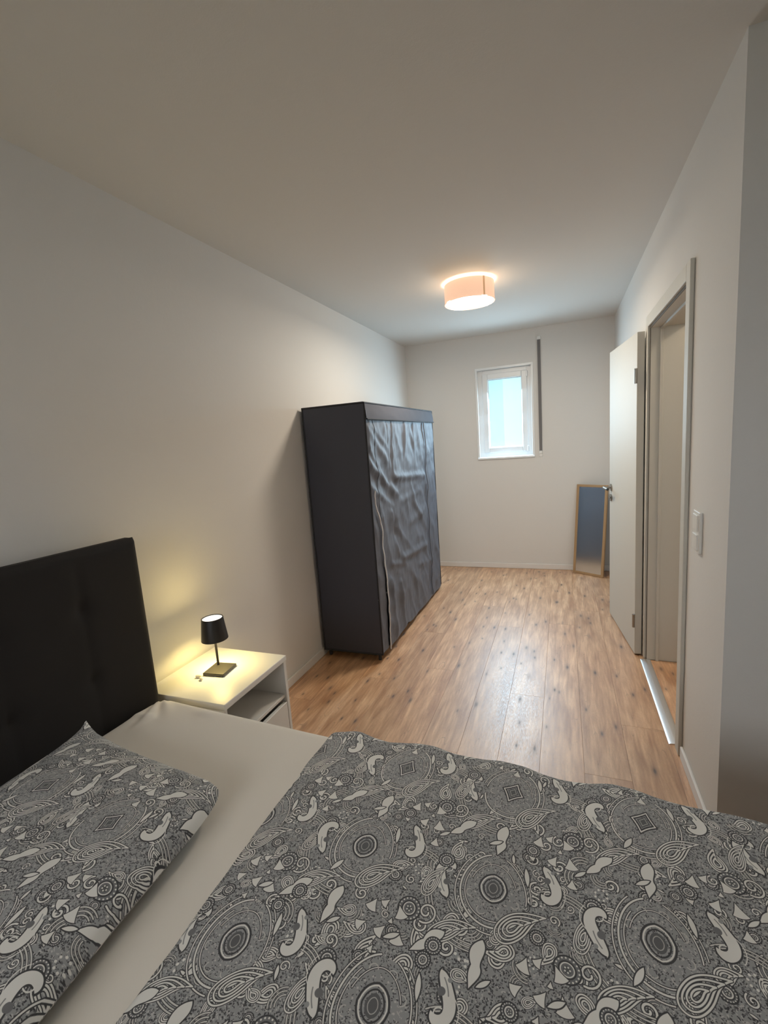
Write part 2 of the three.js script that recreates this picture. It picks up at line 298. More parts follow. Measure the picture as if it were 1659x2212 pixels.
// ---------------------------------------------------------------- ceiling lamp
{
  const c = [-0.562, H, -3.24], R0 = 0.162, hh = 0.118;
  const o = thing('ceiling_lamp', 'round flush ceiling lamp with peach fabric drum shade and glowing diffuser', 'ceiling lamp', c);
  const fabric = new THREE.MeshStandardMaterial({ color: new THREE.Color().setRGB(0.82, 0.62, 0.50), roughness: 0.9, emissive: new THREE.Color().setRGB(0.70, 0.42, 0.28), emissiveIntensity: 0.85 });
  const seamM = new THREE.MeshStandardMaterial({ color: new THREE.Color().setRGB(0.60, 0.42, 0.28), roughness: 0.9, emissive: new THREE.Color().setRGB(0.4, 0.24, 0.12), emissiveIntensity: 0.6 });
  const sh = new THREE.LatheGeometry([[R0 - 0.003, -hh - 0.012], [R0, -hh - 0.012], [R0, -0.014], [R0 - 0.003, -0.014]].map((p) => new THREE.Vector2(...p)), 72);
  part('drum_shade', sh, fabric, o);
  part('shade_seam', [(() => { const g = new THREE.BoxGeometry(0.012, hh - 0.004, 0.0025); g.translate(0, -hh / 2 - 0.013, R0 + 0.0008); g.rotateY(0.78); return g; })()], seamM, o);
  const glowRimM = new THREE.MeshStandardMaterial({ color: 0xffffff, roughness: 0.6, emissive: new THREE.Color().setRGB(1, 0.82, 0.62), emissiveIntensity: 0.95 });  // white glow stands for the lit gap between shade and ceiling
  const rim = (y) => { const g = new THREE.TorusGeometry(R0 + 0.0006, 0.0028, 8, 72); g.rotateX(Math.PI / 2); g.translate(0, y, 0); return g; };
  part('shade_rim', [rim(-0.0125)], glowRimM, o); part('shade_rim', [rim(-hh - 0.0125)], fabric, o);
  const dif = new THREE.LatheGeometry([[0, -hh - 0.006], [R0 - 0.02, -hh - 0.006], [R0 - 0.004, -hh - 0.002], [R0 - 0.004, -hh + 0.006], [0, -hh + 0.006]].map((p) => new THREE.Vector2(...p)), 72);
  part('diffuser', dif, new THREE.MeshStandardMaterial({ color: 0xffffff, roughness: 0.5, emissive: new THREE.Color().setRGB(1, 0.95, 0.86), emissiveIntensity: 1.25 }), o);
  part('ceiling_plate', [cyl(0.06, 0.06, 0.02, 0, -0.0105, 0)], M.white, o);
  part('spacer', [cyl(0.008, 0.008, hh - 0.02, 0, -hh / 2 - 0.008, 0)], M.white, o);
  const l = new THREE.RectAreaLight(new THREE.Color().setRGB(1, 0.86, 0.68), LIGHT.ceiling, 0.26, 0.26);
  l.position.set(c[0], H - hh - 0.012, c[2]); l.lookAt(c[0], 0, c[2]); l.name = 'ceiling_lamp_light'; scene.add(l);
  // the narrow gap above the shade lets out a little light along the ceiling
  const up = new THREE.PointLight(new THREE.Color().setRGB(1, 0.76, 0.5), 0.4, 0, 2); up.position.set(c[0], H - 0.06, c[2]); up.shadow.radius = 2; up.castShadow = true; scene.add(up);
}

// ---------------------------------------------------------------- wardrobe
{
  const X0 = XL + 0.02, X1 = -1.13, Z1 = -2.645, Z0 = -4.225, Y1 = 1.688;
  const o = thing('fabric_wardrobe', 'tall dark grey fabric wardrobe with zipped wrinkled front against the left wall', 'wardrobe', [X0, 0, Z1]);
  const D = X1 - X0, L = Z1 - Z0;
  const r = rng(3);
  const weave = dataTexture(128, 128, (x, y) => { const v = 120 + ((x % 8 < 4) !== (y % 8 < 4) ? 40 : -30) + 50 * (r() - 0.5); return [v, v, v]; }, false, 16, 16);
  const side = new THREE.MeshPhysicalMaterial({ color: new THREE.Color().setRGB(0.043, 0.044, 0.058), roughness: 0.62, bumpMap: weave, bumpScale: 0.0004, side: THREE.DoubleSide });  // same fabric as the front, with the shade on this side in its colour
  const front = new THREE.MeshPhysicalMaterial({ color: new THREE.Color().setRGB(0.118, 0.132, 0.168), roughness: 0.58, specularIntensity: 0.7, bumpMap: weave, bumpScale: 0.0003, side: THREE.DoubleSide });  // same fabric as the side, with window light and blue sheen in its colour
  const edge = new THREE.MeshStandardMaterial({ color: new THREE.Color().setRGB(0.02, 0.02, 0.024), roughness: 0.7 });
  const yb = (w) => 0.055 - 0.035 * w;            // hem height along the front, w = 0 near .. 1 far
  // near side panel, slightly bulged
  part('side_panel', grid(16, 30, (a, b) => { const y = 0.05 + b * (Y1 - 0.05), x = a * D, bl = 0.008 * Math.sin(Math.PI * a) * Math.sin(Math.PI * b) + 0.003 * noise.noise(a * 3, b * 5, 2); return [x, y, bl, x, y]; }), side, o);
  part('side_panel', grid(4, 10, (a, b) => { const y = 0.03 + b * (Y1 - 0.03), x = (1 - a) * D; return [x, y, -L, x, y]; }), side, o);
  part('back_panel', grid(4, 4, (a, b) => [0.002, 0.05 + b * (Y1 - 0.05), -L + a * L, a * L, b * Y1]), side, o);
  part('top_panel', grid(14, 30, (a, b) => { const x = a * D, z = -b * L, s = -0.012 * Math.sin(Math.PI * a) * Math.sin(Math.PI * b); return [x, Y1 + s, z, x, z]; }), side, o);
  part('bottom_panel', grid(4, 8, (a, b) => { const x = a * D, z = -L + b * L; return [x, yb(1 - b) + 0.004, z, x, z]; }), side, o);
  // wrinkled front cover: ridges pressed out by the shelves and folds hanging from the band (z along the front, y up)
  const zy = (z, y) => [-(z - Z1), y];            // measured world z -> distance from the near edge
  const ridges = [
    [...zy(-2.655, 1.54), ...zy(-2.95, 1.31), 0.014, 0.030], [...zy(-2.70, 1.56), ...zy(-2.98, 1.40), 0.009, 0.022], [...zy(-2.63, 1.32), ...zy(-3.12, 1.06), 0.016, 0.030],
    [...zy(-2.66, 1.16), ...zy(-3.02, 0.99), 0.009, 0.025], [...zy(-2.66, 1.42), ...zy(-2.9, 1.16), 0.008, 0.02], [...zy(-3.09, 1.187), ...zy(-3.84, 1.135), 0.016, 0.028],
    [...zy(-3.14, 0.585), ...zy(-3.80, 0.53), 0.018, 0.030], [...zy(-2.9, 0.60), ...zy(-3.2, 0.525), 0.010, 0.02], [...zy(-3.10, 1.56), ...zy(-3.06, 1.20), 0.010, 0.016],
    [...zy(-3.38, 1.565), ...zy(-3.32, 1.22), 0.010, 0.016], [...zy(-3.62, 1.56), ...zy(-3.60, 1.38), 0.008, 0.018], [...zy(-3.0, 1.56), ...zy(-3.02, 1.26), 0.007, 0.014],
    [...zy(-2.98, 0.95), ...zy(-3.06, 0.62), 0.012, 0.022], [...zy(-3.08, 0.82), ...zy(-3.36, 0.60), 0.010, 0.03], [...zy(-3.5, 0.95), ...zy(-3.84, 0.66), 0.010, 0.03],
    [...zy(-3.06, 0.42), ...zy(-3.12, 0.06), 0.016, 0.025], [...zy(-2.86, 0.5), ...zy(-2.9, 0.08), 0.012, 0.02], [...zy(-3.22, 0.5), ...zy(-3.74, 0.12), 0.008, 0.04], [...zy(-2.76, 0.95), ...zy(-2.80, 0.05), 0.008, 0.012],
    [...zy(-3.55, 0.42), ...zy(-3.88, 0.36), 0.008, 0.03], [...zy(-3.4, 0.8), ...zy(-3.85, 0.86), 0.010, 0.035], [...zy(-3.2, 1.0), ...zy(-3.7, 1.02), 0.008, 0.03],
  ];
  const disp = (s, y) => {
    let d = 0.010 * noise.noise(s * 5, y * 4, 1) + 0.006 * noise.noise(s * 11 + y * 4, y * 7, 4) + 0.003 * noise.noise(s * 24, y * 20 - s * 9, 7) + 0.010 * Math.max(0, 0.35 - Math.abs(noise.noise(s * 4.5 + 2, y * 3.4 + s * 2, 9))) * 2;
    for (const [a0, b0, a1, b1, h, w] of ridges) {
      const dx = a1 - a0, dy = b1 - b0, t = Math.min(1, Math.max(0, ((s - a0) * dx + (y - b0) * dy) / (dx * dx + dy * dy)));
      const q = Math.hypot(s - a0 - t * dx, y - b0 - t * dy) / w; d += h * Math.exp(-q * q) * (1 - 0.35 * t);
    }
    const dim = Math.hypot((s - 0.37) / 0.05, (y - 0.80) / 0.07); d -= 0.02 * Math.exp(-dim * dim);
    d += 0.012 * Math.exp(-(((s - 0.24) / 0.09) ** 2)) * smooth(0.8, 0.3, y);
    return d * smooth(0, 0.03, s) * smooth(L, L - 0.03, s) * smooth(1.63, 1.53, y) * (0.4 + 0.6 * smooth(0.0, 0.1, y)) + 0.004;
  };
  const za = 0.115, zb = 1.245;                  // near and far zip
  const hem = (s) => 0.055 - 0.037 * s / L + 0.03 * Math.exp(-(((s - 0.52) / 0.06) ** 2)) * 0.8;
  const panel = (s0, s1, n, out) => grid(n, 150, (a, b) => { const s = s0 + a * (s1 - s0), y = hem(s) + b * (1.60 - hem(s)); return [D + disp(s, y) + out(s, y), y, -s, s, y]; });
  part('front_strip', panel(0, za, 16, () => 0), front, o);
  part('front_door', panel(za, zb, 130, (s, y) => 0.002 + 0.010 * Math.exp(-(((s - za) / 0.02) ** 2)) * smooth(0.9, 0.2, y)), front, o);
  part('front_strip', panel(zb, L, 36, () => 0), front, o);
  const pip = new THREE.MeshStandardMaterial({ color: new THREE.Color().setRGB(0.62, 0.6, 0.6), roughness: 0.6 });
  const zipTube = (s, y0, y1, wob) => { const pts = []; for (let i = 0; i <= 40; i++) { const y = y0 + (y1 - y0) * i / 40, ss = s + (wob ? -0.085 * smooth(0.85, 1.14, y) + 0.008 * Math.sin(y * 6) : 0); pts.push(new THREE.Vector3(D + disp(ss, y) + 0.012, y, -ss)); } return new THREE.TubeGeometry(new THREE.CatmullRomCurve3(pts), 80, 0.005, 6); };
  const z1 = part('zipper', zipTube(za, 0.04, 1.14, 1), pip, o, 'pale near-side zip'); part('zip_pull', [rb(D + 0.012, 0.62, -za - 0.006, D + 0.02, 0.66, -za + 0.006, 0.002)], M.steel, z1);
  part('zipper', zipTube(zb, 0.04, 1.58, 0), front, o);
  const bandM = new THREE.MeshPhysicalMaterial({ color: new THREE.Color().setRGB(0.088, 0.09, 0.112), roughness: 0.8, specularIntensity: 0.5, side: THREE.DoubleSide });
  part('band', grid(60, 8, (a, b) => { const s = a * L, y = 1.588 + b * (Y1 - 1.588 + 0.001); return [D + 0.016 - 0.012 * b * b + 0.003 * noise.noise(s * 8, b * 2, 3), y, -s, s, y]; }), bandM, o);
  const tube = (pts, rr = 0.005) => new THREE.TubeGeometry(new THREE.CatmullRomCurve3(pts.map((p) => new THREE.Vector3(...p)), false, 'catmullrom', 0), 24, rr, 8);
  part('piping', [tube([[D + 0.006, 0.05, 0], [D + 0.006, Y1, 0]]), tube([[0, Y1, 0], [D, Y1, 0]], 0.006), tube([[D + 0.004, Y1, 0], [D + 0.004, Y1, -L]], 0.005), tube([[D + 0.019, 1.588, 0], [D + 0.019, 1.588, -L]], 0.0045), tube([[D + 0.004, 0.03, -L], [D + 0.004, Y1, -L]], 0.005), tube([[0, 0.05, 0], [D, 0.052, 0.001]], 0.006), tube([[0.004, 0.05, 0], [0.004, Y1, 0]], 0.006)], edge, o);
  for (const [x, z] of [[0.03, -0.03], [D - 0.03, -0.03], [0.03, -L + 0.03], [D - 0.03, -L + 0.03]]) part('foot', [cyl(0.011, 0.011, 0.06, x, 0.0305, z, 16)], edge, o);
}

// ---------------------------------------------------------------- nightstand
{
  const o = thing('nightstand', 'white nightstand with open shelf and drawer between bed and wardrobe', 'nightstand', [XL + 0.013, 0, -1.432]);
  const D = 0.395, hw = 0.205, top = 0.53;
  part('tabletop', [rb(0, top - 0.024, -hw, D + 0.006, top, hw, 0.003)], M.white, o);
  for (const s of [-1, 1]) part('side_panel', [rb(0, 0.001, s > 0 ? hw - 0.018 : -hw, D, top - 0.0245, s > 0 ? hw : -hw + 0.018, 0.002)], M.white, o);
  part('back_panel', [bx(0.004, 0.04, -hw + 0.018, 0.012, top - 0.0245, hw - 0.018)], M.white, o);
  part('shelf', [rb(0.012, 0.335, -hw + 0.018, D - 0.01, 0.35, hw - 0.018, 0.002)], M.white, o);
  part('plinth', [rb(0.012, 0.03, -hw + 0.018, D - 0.02, 0.045, hw - 0.018, 0.002)], M.white, o);
  const d = part('drawer', [rb(D - 0.019, 0.05, -hw + 0.021, D, 0.316, hw - 0.021, 0.003), bx(0.03, 0.06, -hw + 0.03, D - 0.019, 0.2, hw - 0.03)], M.white, o);
  part('knob', [(() => { const g = new THREE.SphereGeometry(0.014, 20, 14); g.scale(0.8, 1, 1); g.translate(D + 0.016, 0.25, 0); return g; })(), (() => { const g = new THREE.CylinderGeometry(0.005, 0.007, 0.014, 12); g.rotateZ(Math.PI / 2); g.translate(D + 0.005, 0.25, 0); return g; })()], M.steel, d);
}
// ---------------------------------------------------------------- table lamp
{
  const px = -1.400, pz = -1.468, y0 = 0.5305;
  const o = thing('table_lamp', 'small black table lamp with tapered shade and square base on the nightstand', 'table lamp', [px, y0, pz]);
  const black = new THREE.MeshPhysicalMaterial({ color: new THREE.Color().setRGB(0.016, 0.014, 0.014), roughness: 0.42 });
  const bm = new THREE.MeshPhysicalMaterial({ color: new THREE.Color().setRGB(0.055, 0.052, 0.045), roughness: 0.45, metalness: 0.3 });
  const base = rb(-0.05, 0, -0.05, 0.05, 0.012, 0.05, 0.004, 3); base.rotateY(0.12); base.translate(0.028, 0, 0.024);
  part('base', base, bm, o);
  part('pole', [cyl(0.0052, 0.0052, 0.20, 0, 0.11, 0, 20)], black, o);
  const y1 = 0.130, y2 = 0.222;
  part('shade', new THREE.LatheGeometry([[0.052, y1], [0.0555, y1], [0.0445, y2 + 0.003], [0.041, y2 + 0.003], [0.052, y1]].map((p) => new THREE.Vector2(...p)), 56), black, o);
  part('diffuser', new THREE.LatheGeometry([[0, y2 - 0.006], [0.0415, y2 - 0.006], [0.041, y2], [0.02, y2 + 0.002], [0, y2 + 0.0025]].map((p) => new THREE.Vector2(...p)), 40), new THREE.MeshStandardMaterial({ color: 0xffffff, roughness: 0.5, emissive: new THREE.Color().setRGB(1, 0.93, 0.78), emissiveIntensity: 1.2 }), o);
  part('spreader', [cyl(0.03, 0.03, 0.004, 0, y1 + 0.028, 0, 32)], new THREE.MeshStandardMaterial({ color: 0xffffff, roughness: 0.5, emissive: new THREE.Color().setRGB(1, 0.85, 0.5), emissiveIntensity: 1.0 }), o);
  const col = new THREE.Color().setRGB(1, 0.76, 0.27);
  const dn = new THREE.RectAreaLight(col, LIGHT.lampDown, 0.05, 0.05); dn.position.set(px, y0 + y1 + 0.020, pz); dn.lookAt(px, 0, pz); scene.add(dn);
  const up = new THREE.RectAreaLight(col, LIGHT.lampUp, 0.055, 0.055); up.position.set(px, y0 + y2 + 0.006, pz); up.lookAt(px, 3, pz); scene.add(up);
}
// small pale things beside the lamp
{
  const m = new THREE.MeshStandardMaterial({ color: new THREE.Color().setRGB(0.66, 0.62, 0.52), roughness: 0.6 });
  const g = new THREE.CapsuleGeometry(0.006, 0.014, 6, 14); g.rotateZ(Math.PI / 2);
  const a = solo('trinket', g, m, 'small pale oblong trinket lying on the nightstand, farther from the lamp base', 'trinket', [-1.422, 0.5365, -1.372], 0.2);
  const g2 = new THREE.CapsuleGeometry(0.0055, 0.009, 6, 14); g2.rotateZ(Math.PI / 2);
  solo('trinket', g2, m, 'smaller pale trinket lying on the nightstand between the lamp base and the other trinket', 'trinket', [-1.396, 0.536, -1.358], -0.5);
}

// ---------------------------------------------------------------- bed (its own frame: +x from headboard to foot, z from the window-side edge towards the camera)
const BED = { x: -1.44, z: -1.197, turn: -0.0535, top: 0.555, w: 1.4, l: 2.02 };
const bedTo = (x, y, z) => { const c = Math.cos(BED.turn), s = Math.sin(BED.turn); return [BED.x + x * c + z * s, y, BED.z - x * s + z * c]; };
{
  const o = thing('bed', 'double bed with tall dark brown tufted headboard against the left wall', 'bed', [BED.x, 0, BED.z], BED.turn);
  const r = rng(8);
  const cloth = dataTexture(128, 128, (x, y) => { const v = 128 + 90 * (r() - 0.5); return [v, v, v]; }, false, 20, 20);
  const up = new THREE.MeshPhysicalMaterial({ color: new THREE.Color().setRGB(0.0115, 0.0088, 0.0072), roughness: 0.85, bumpMap: cloth, bumpScale: 0.0006, sheen: 0.25, sheenRoughness: 0.6, sheenColor: new THREE.Color().setRGB(0.05, 0.04, 0.035) });
  const y0 = 0.08, y1 = 1.165, T = 0.065, w = BED.w + 0.02;
  const bs = 0.245;      // tuft spacing
  const tuft = (z, y) => {
    const u = (z - 0.225) / bs, v = (y - 0.975) / bs; if (y < 0.45) return 0;
    const du = Math.abs(u - Math.round(u)) * bs, dv = Math.abs(v - Math.round(v)) * bs, d = Math.hypot(du, dv);
    const inside = smooth(0.0, 0.1, z) * smooth(w, w - 0.1, z) * smooth(y1, y1 - 0.08, y);
    return -(0.009 * Math.exp(-((d / 0.03) ** 2)) + 0.003 * Math.exp(-((du / 0.014) ** 2))) * inside;
  };
  const edgeR = (t) => { const e = 0.028; return t < e ? e - Math.sqrt(Math.max(0, e * e - (e - t) ** 2)) : 0; };
  part('headboard', [grid(120, 90, (a, b) => { const z = -0.005 + (1 - a) * w, y = y0 + b * (y1 - y0); const k = Math.max(edgeR(z + 0.005), edgeR(w - 0.005 - z), edgeR(y1 - y)); return [-k + tuft(z, y), y, z, z, y]; }),
    bx(-T, y0, -0.005, -0.027, y1 - 0.004, w - 0.005), rb(-T, y0, -0.0045, -0.020, y1, w - 0.0055, 0.012)], up, o);
  for (let i = 0; i < 5; i++) for (let j = 0; j < 2; j++) { const z = 0.225 + i * bs, y = 0.975 - j * bs; const g = new THREE.SphereGeometry(0.011, 16, 10); g.scale(0.45, 1, 1); g.translate(-0.016, y, z); part('button', g, up, o); }
  part('bed_base', [rb(0.004, 0.09, 0.02, BED.l, 0.32, BED.w - 0.02, 0.012, 3)], up, o);
  for (const [x, z] of [[0.1, 0.1], [BED.l - 0.1, 0.1], [0.1, BED.w - 0.1], [BED.l - 0.1, BED.w - 0.1]]) part('leg', [cyl(0.028, 0.02, 0.092, x, 0.046, z, 20)], M.gasket, o);
}
// mattress under its fitted sheet
{
  const r = rng(21);
  const bump = dataTexture(256, 256, (x, y) => { const v = 128 + 40 * (r() - 0.5) + 20 * noise.noise(x / 5, y / 5, 2); return [v, v, v]; }, false, 10, 10);
  const sheet = new THREE.MeshPhysicalMaterial({ color: new THREE.Color().setRGB(0.88, 0.82, 0.735), roughness: 0.9, bumpMap: bump, bumpScale: 0.0003, sheen: 0.2, sheenRoughness: 0.5 });
  const W0 = BED.w, L0 = 1.99, b = 0.321, t = BED.top, R = 0.045;
  // rounded block as a grid over top and sides: parameter runs over the rim profile
  const prof = []; prof.push([0, b]); for (let i = 0; i <= 8; i++) { const a = i / 8 * Math.PI / 2; prof.push([R - R * Math.cos(a), t - R + R * Math.sin(a)]); }
  const g = new THREE.BoxGeometry(L0, 1, W0, 240, 14, 180), p = g.attributes.position;
  for (let i = 0; i < p.count; i++) {
    let x = p.getX(i) + L0 / 2, z = p.getZ(i) + W0 / 2, yy = p.getY(i) + 0.5, y;
    const cr = 0.055, ix = Math.min(Math.max(x, cr), L0 - cr), iz = Math.min(Math.max(z, cr), W0 - cr), dx = x - ix, dz = z - iz;
    // round the plan corners and the top rim
    let m = Math.max(Math.abs(dx), Math.abs(dz)), q = m > 0 ? m / Math.hypot(dx, dz) : 1; x = ix + dx * q; z = iz + dz * q;
    const edge = cr - m;
    y = b + yy * (t - b);
    const near = smooth(0, 0.06, edge);
    if (yy > 0.999) { const e = Math.min(edge, R), k = R - Math.sqrt(Math.max(0, R * R - (R - e) ** 2)); y = t - k * 0.8 + 0.0035 * noise.noise(x * 4, z * 4, 1) * near + 0.0012 * noise.noise(x * 16, z * 9, 3) * near; }
    else y = Math.min(y, t - R * 0.8);
    // gathers of the fitted sheet at the headboard corner
    const c = Math.hypot(x - 0.05, z - 0.08); if (yy > 0.999) y += 0.005 * Math.sin(Math.atan2(z - 0.0, x - 0.0) * 14) * Math.exp(-((c / 0.08) ** 2));
    if (yy > 0.999) for (const [cx, cz, ax, az] of [[0.056, 0.127, 0.045, 0.014], [0.085, 0.145, 0.014, 0.04], [0.268, 0.05, 0.04, 0.014]]) y += 0.007 * Math.exp(-(((x - cx) / ax) ** 2) - ((z - cz) / az) ** 2);
    p.setXYZ(i, x, y, z);
  }
  g.deleteAttribute('normal'); g.deleteAttribute('uv');
  const mg = mergeVertices(g, 1e-4); const uv = []; for (let i = 0; i < mg.attributes.position.count; i++) uv.push(mg.attributes.position.getX(i), mg.attributes.position.getZ(i)); mg.setAttribute('uv', new THREE.Float32BufferAttribute(uv, 2)); mg.computeVertexNormals();
  mg.translate(0.006, 0, 0);
  const m = thing('mattress', 'thick mattress in a plain cream white fitted sheet on the bed', 'mattress', [BED.x, 0, BED.z], BED.turn);
  part('fitted_sheet', mg, sheet, m);
}

// ---------------------------------------------------------------- paisley print
const TILE = [0.544, 0.75], PPM = 2700;
const paisley = (() => {
  const cw = Math.round(TILE[0] * PPM), ch = Math.round(TILE[1] * PPM), cv = document.createElement('canvas'); cv.width = cw; cv.height = ch;
  const g = cv.getContext('2d'), r = rng(42);
  const INK = '#4a4a4c', MID = '#a5a5a6', PALE = '#f4f2ed';
  g.fillStyle = MID; g.fillRect(0, 0, cw, ch);
  // stippled ground of fine dots and dashes
  for (let i = 0; i < 40000; i++) { const x = r() * cw, y = r() * ch, a = r() * 6.28, l = 3 + r() * 9, k = r(); g.strokeStyle = k < 0.44 ? INK : k < 0.74 ? '#c9c8c5' : '#757577'; g.lineWidth = 2.5 + r() * 4; g.beginPath(); g.moveTo(x, y); g.lineTo(x + Math.cos(a) * l, y + Math.sin(a) * l); g.stroke(); }
  const S = PPM;
  // draw f at (x, y) metres with turn a, mirrored m, and at every wrapped place
  function at(x, y, a, s, f, m = 1) {
    for (const ox of [-1, 0, 1]) for (const oy of [-1, 0, 1]) {
      const X = (x + ox * TILE[0]) * S, Y = (y + oy * TILE[1]) * S;
      if (X < -0.22 * S || X > cw + 0.22 * S || Y < -0.22 * S || Y > ch + 0.22 * S) continue;
      g.save(); g.translate(X, Y); g.rotate(a); g.scale(S * s * m, S * s); f(); g.restore();
    }
  }
  const lw = (w) => { g.lineWidth = w; };
  const line = (path, w, c) => { g.strokeStyle = c; lw(w); g.lineJoin = 'round'; g.lineCap = 'round'; g.beginPath(); path(); g.stroke(); };
  const fill = (path, c) => { g.fillStyle = c; g.beginPath(); path(); g.fill(); };
  // a teardrop of half width a, body round (0, 0), tail bending up to one side
  const drop = (a, b) => () => { g.moveTo(a * 0.9, -b * 1.75); g.bezierCurveTo(a * 0.15, -b * 1.35, -a * 1.0, -b * 0.9, -a, 0.05 * b); g.bezierCurveTo(-a, b * 0.75, -a * 0.5, b, 0, b); g.bezierCurveTo(a * 0.6, b, a, b * 0.7, a, 0.05 * b); g.bezierCurveTo(a, -b * 0.7, a * 0.35, -b * 1.0, a * 0.9, -b * 1.75); };
  function rings(a, b, n, step) { for (let k = 0; k < n; k++) { const q = 1 - k * step; line(drop(a * q, b * q), 0.0052, INK); line(drop(a * q, b * q), 0.0027, PALE); } }
  function dotsAlong(rx, ry, n, rad, c) { for (let k = 0; k < n; k++) { const t = k / n * 6.283; fill(() => g.arc(Math.cos(t) * rx, Math.sin(t) * ry, rad, 0, 6.3), c); } }
  const diamond = (a, b, q) => () => { g.moveTo(0, -b); g.quadraticCurveTo(a * q, -b * q, a, 0); g.quadraticCurveTo(a * q, b * q, 0, b); g.quadraticCurveTo(-a * q, b * q, -a, 0); g.quadraticCurveTo(-a * q, -b * q, 0, -b); };
  function medallion(q) {
    fill(() => g.ellipse(0, 0, 0.058, 0.070, 0, 0, 6.3), MID);
    for (let k = 0; k < 900; k++) { const t = r() * 6.28, d = Math.sqrt(r()) * 0.066; line(() => { const x = Math.cos(t) * d, y = Math.sin(t) * d * 1.1; g.moveTo(x, y); g.lineTo(x + 0.002 * (r() - 0.5) * 2, y + 0.002 * (r() - 0.5) * 2); }, 0.0012, r() < 0.55 ? INK : '#c9c8c5'); }
    const egg = (f, t0, t1) => () => { for (let k = 0; k <= 40; k++) { const t = t0 + (t1 - t0) * k / 40, y = Math.sin(t), x = Math.cos(t) * (1 + 0.10 * y); k ? g.lineTo(x * 0.060 * f, y * 0.074 * f) : g.moveTo(x * 0.060 * f, y * 0.074 * f); } };
    for (const [f, t0, t1, w] of [[1.16, 1.5, 4.1, 0.0022], [1.0, 0.5, 4.5, 0.0032], [0.86, 1.3, 3.9, 0.0018], [1.0, -1.2, 0.2, 0.0022], [1.14, -0.9, 0.1, 0.0018], [0.72, 3.4, 6.0, 0.0016]]) { line(egg(f, t0, t1), w + 0.0026, INK); line(egg(f, t0, t1), w, PALE); }
    for (let k = 0; k < 8; k++) { const t = k / 8 * 6.283 + 0.4; line(() => g.arc(Math.cos(t) * 0.043, Math.sin(t) * 0.052, 0.0075, t - 1.4, t + 1.9), 0.0017, '#d2d0cb'); }
    dotsAlong(0.034, 0.040, 16, 0.0017, '#cfcdc9');
    line(diamond(0.026, 0.031, q), 0.0032, INK); line(diamond(0.0225, 0.0275, q), 0.0024, PALE); line(diamond(0.018, 0.022, q), 0.0026, INK); fill(diamond(0.013, 0.017, q), '#6b6b6d'); line(diamond(0.008, 0.011, q), 0.0014, '#c4c3bf');
  }
  // white hooked comma, about 0.085 long
  function hook() {
    const p = () => { g.moveTo(0.010, -0.050); g.bezierCurveTo(0.022, -0.042, 0.021, -0.022, 0.021, -0.006); g.bezierCurveTo(0.021, 0.022, 0.004, 0.038, -0.016, 0.036); g.bezierCurveTo(-0.032, 0.034, -0.036, 0.016, -0.026, 0.008); g.bezierCurveTo(-0.019, 0.021, -0.008, 0.020, -0.004, 0.010); g.bezierCurveTo(0.000, 0.000, -0.001, -0.016, 0.001, -0.030); g.bezierCurveTo(0.002, -0.042, 0.004, -0.050, 0.012, -0.052); };
    line(p, 0.006, INK); fill(p, PALE); line(() => { g.moveTo(0.011, -0.036); g.quadraticCurveTo(0.014, -0.02, 0.010, -0.006); }, 0.0022, '#9a9a99'); fill(() => g.arc(-0.0005, -0.016, 0.0075, 0, 6.3), '#7c7c7e'); fill(() => g.arc(0.020, -0.030, 0.0045, 0, 6.3), MID); line(() => { g.arc(-0.012, 0.012, 0.034, -0.5, 1.2); }, 0.0016, PALE);
    line(() => g.arc(-0.014, 0.016, 0.009, 2.2, 5.6), 0.0024, PALE);
  }
  function leaf(l, w) { const p = () => { g.moveTo(0, -l); g.quadraticCurveTo(w * 1.4, -l * 0.1, w * 0.1, l); g.quadraticCurveTo(-w * 1.1, 0, 0, -l); }; line(p, 0.004, INK); fill(p, PALE); }
  function rosette(R0) {
    fill(() => g.arc(0, 0, R0, 0, 6.3), '#808082'); line(() => g.arc(0, 0, R0, 0, 6.3), 0.0024, INK); dotsAlong(R0 * 0.86, R0 * 0.86, 18, R0 * 0.07, PALE); line(() => g.arc(0, 0, R0 * 0.62, 0, 6.3), 0.0022, INK);
    line(() => g.arc(0, 0, R0 * 0.5, 0, 6.3), 0.0018, PALE); fill(() => g.arc(0, 0, R0 * 0.3, 0, 6.3), '#68686a'); dotsAlong(R0 * 0.2, R0 * 0.2, 5, R0 * 0.07, PALE);
  }
  function curl(R0) { line(() => { for (let k = 0; k <= 26; k++) { const t = k / 26 * 8.2, d = R0 * (0.18 + 0.82 * k / 26); const x = Math.cos(t) * d, y = Math.sin(t) * d; k ? g.lineTo(x, y) : g.moveTo(x, y); } }, 0.0064, INK); line(() => { for (let k = 0; k <= 26; k++) { const t = k / 26 * 8.2, d = R0 * (0.18 + 0.82 * k / 26); const x = Math.cos(t) * d, y = Math.sin(t) * d; k ? g.lineTo(x, y) : g.moveTo(x, y); } }, 0.0032, PALE); }
  function cluster() {
    for (const [x, y, a, s] of [[-0.04, -0.02, 0.2, 1], [-0.018, -0.034, 0.6, 0.7], [0.016, -0.026, -0.5, 1], [-0.008, 0.018, 0.5, 0.9], [0.026, 0.018, -0.2, 1.1], [-0.048, 0.02, 0.9, 0.8], [0.004, -0.006, 0, 0.4], [0.03, 0.062, 0, 0.8], [-0.012, 0.052, 0.3, 0.5]]) {
      g.save(); g.translate(x, y); g.rotate(a); const q = 0.013 * s; const p = () => { g.moveTo(0, -q * 1.1); g.quadraticCurveTo(q * 0.4, 0, q, q * 0.7); g.quadraticCurveTo(0, q * 1.2, -q * 0.9, q * 0.6); g.quadraticCurveTo(-q * 0.4, 0, 0, -q * 1.1); }; line(p, 0.003, INK); fill(p, PALE); g.restore();
    }
  }
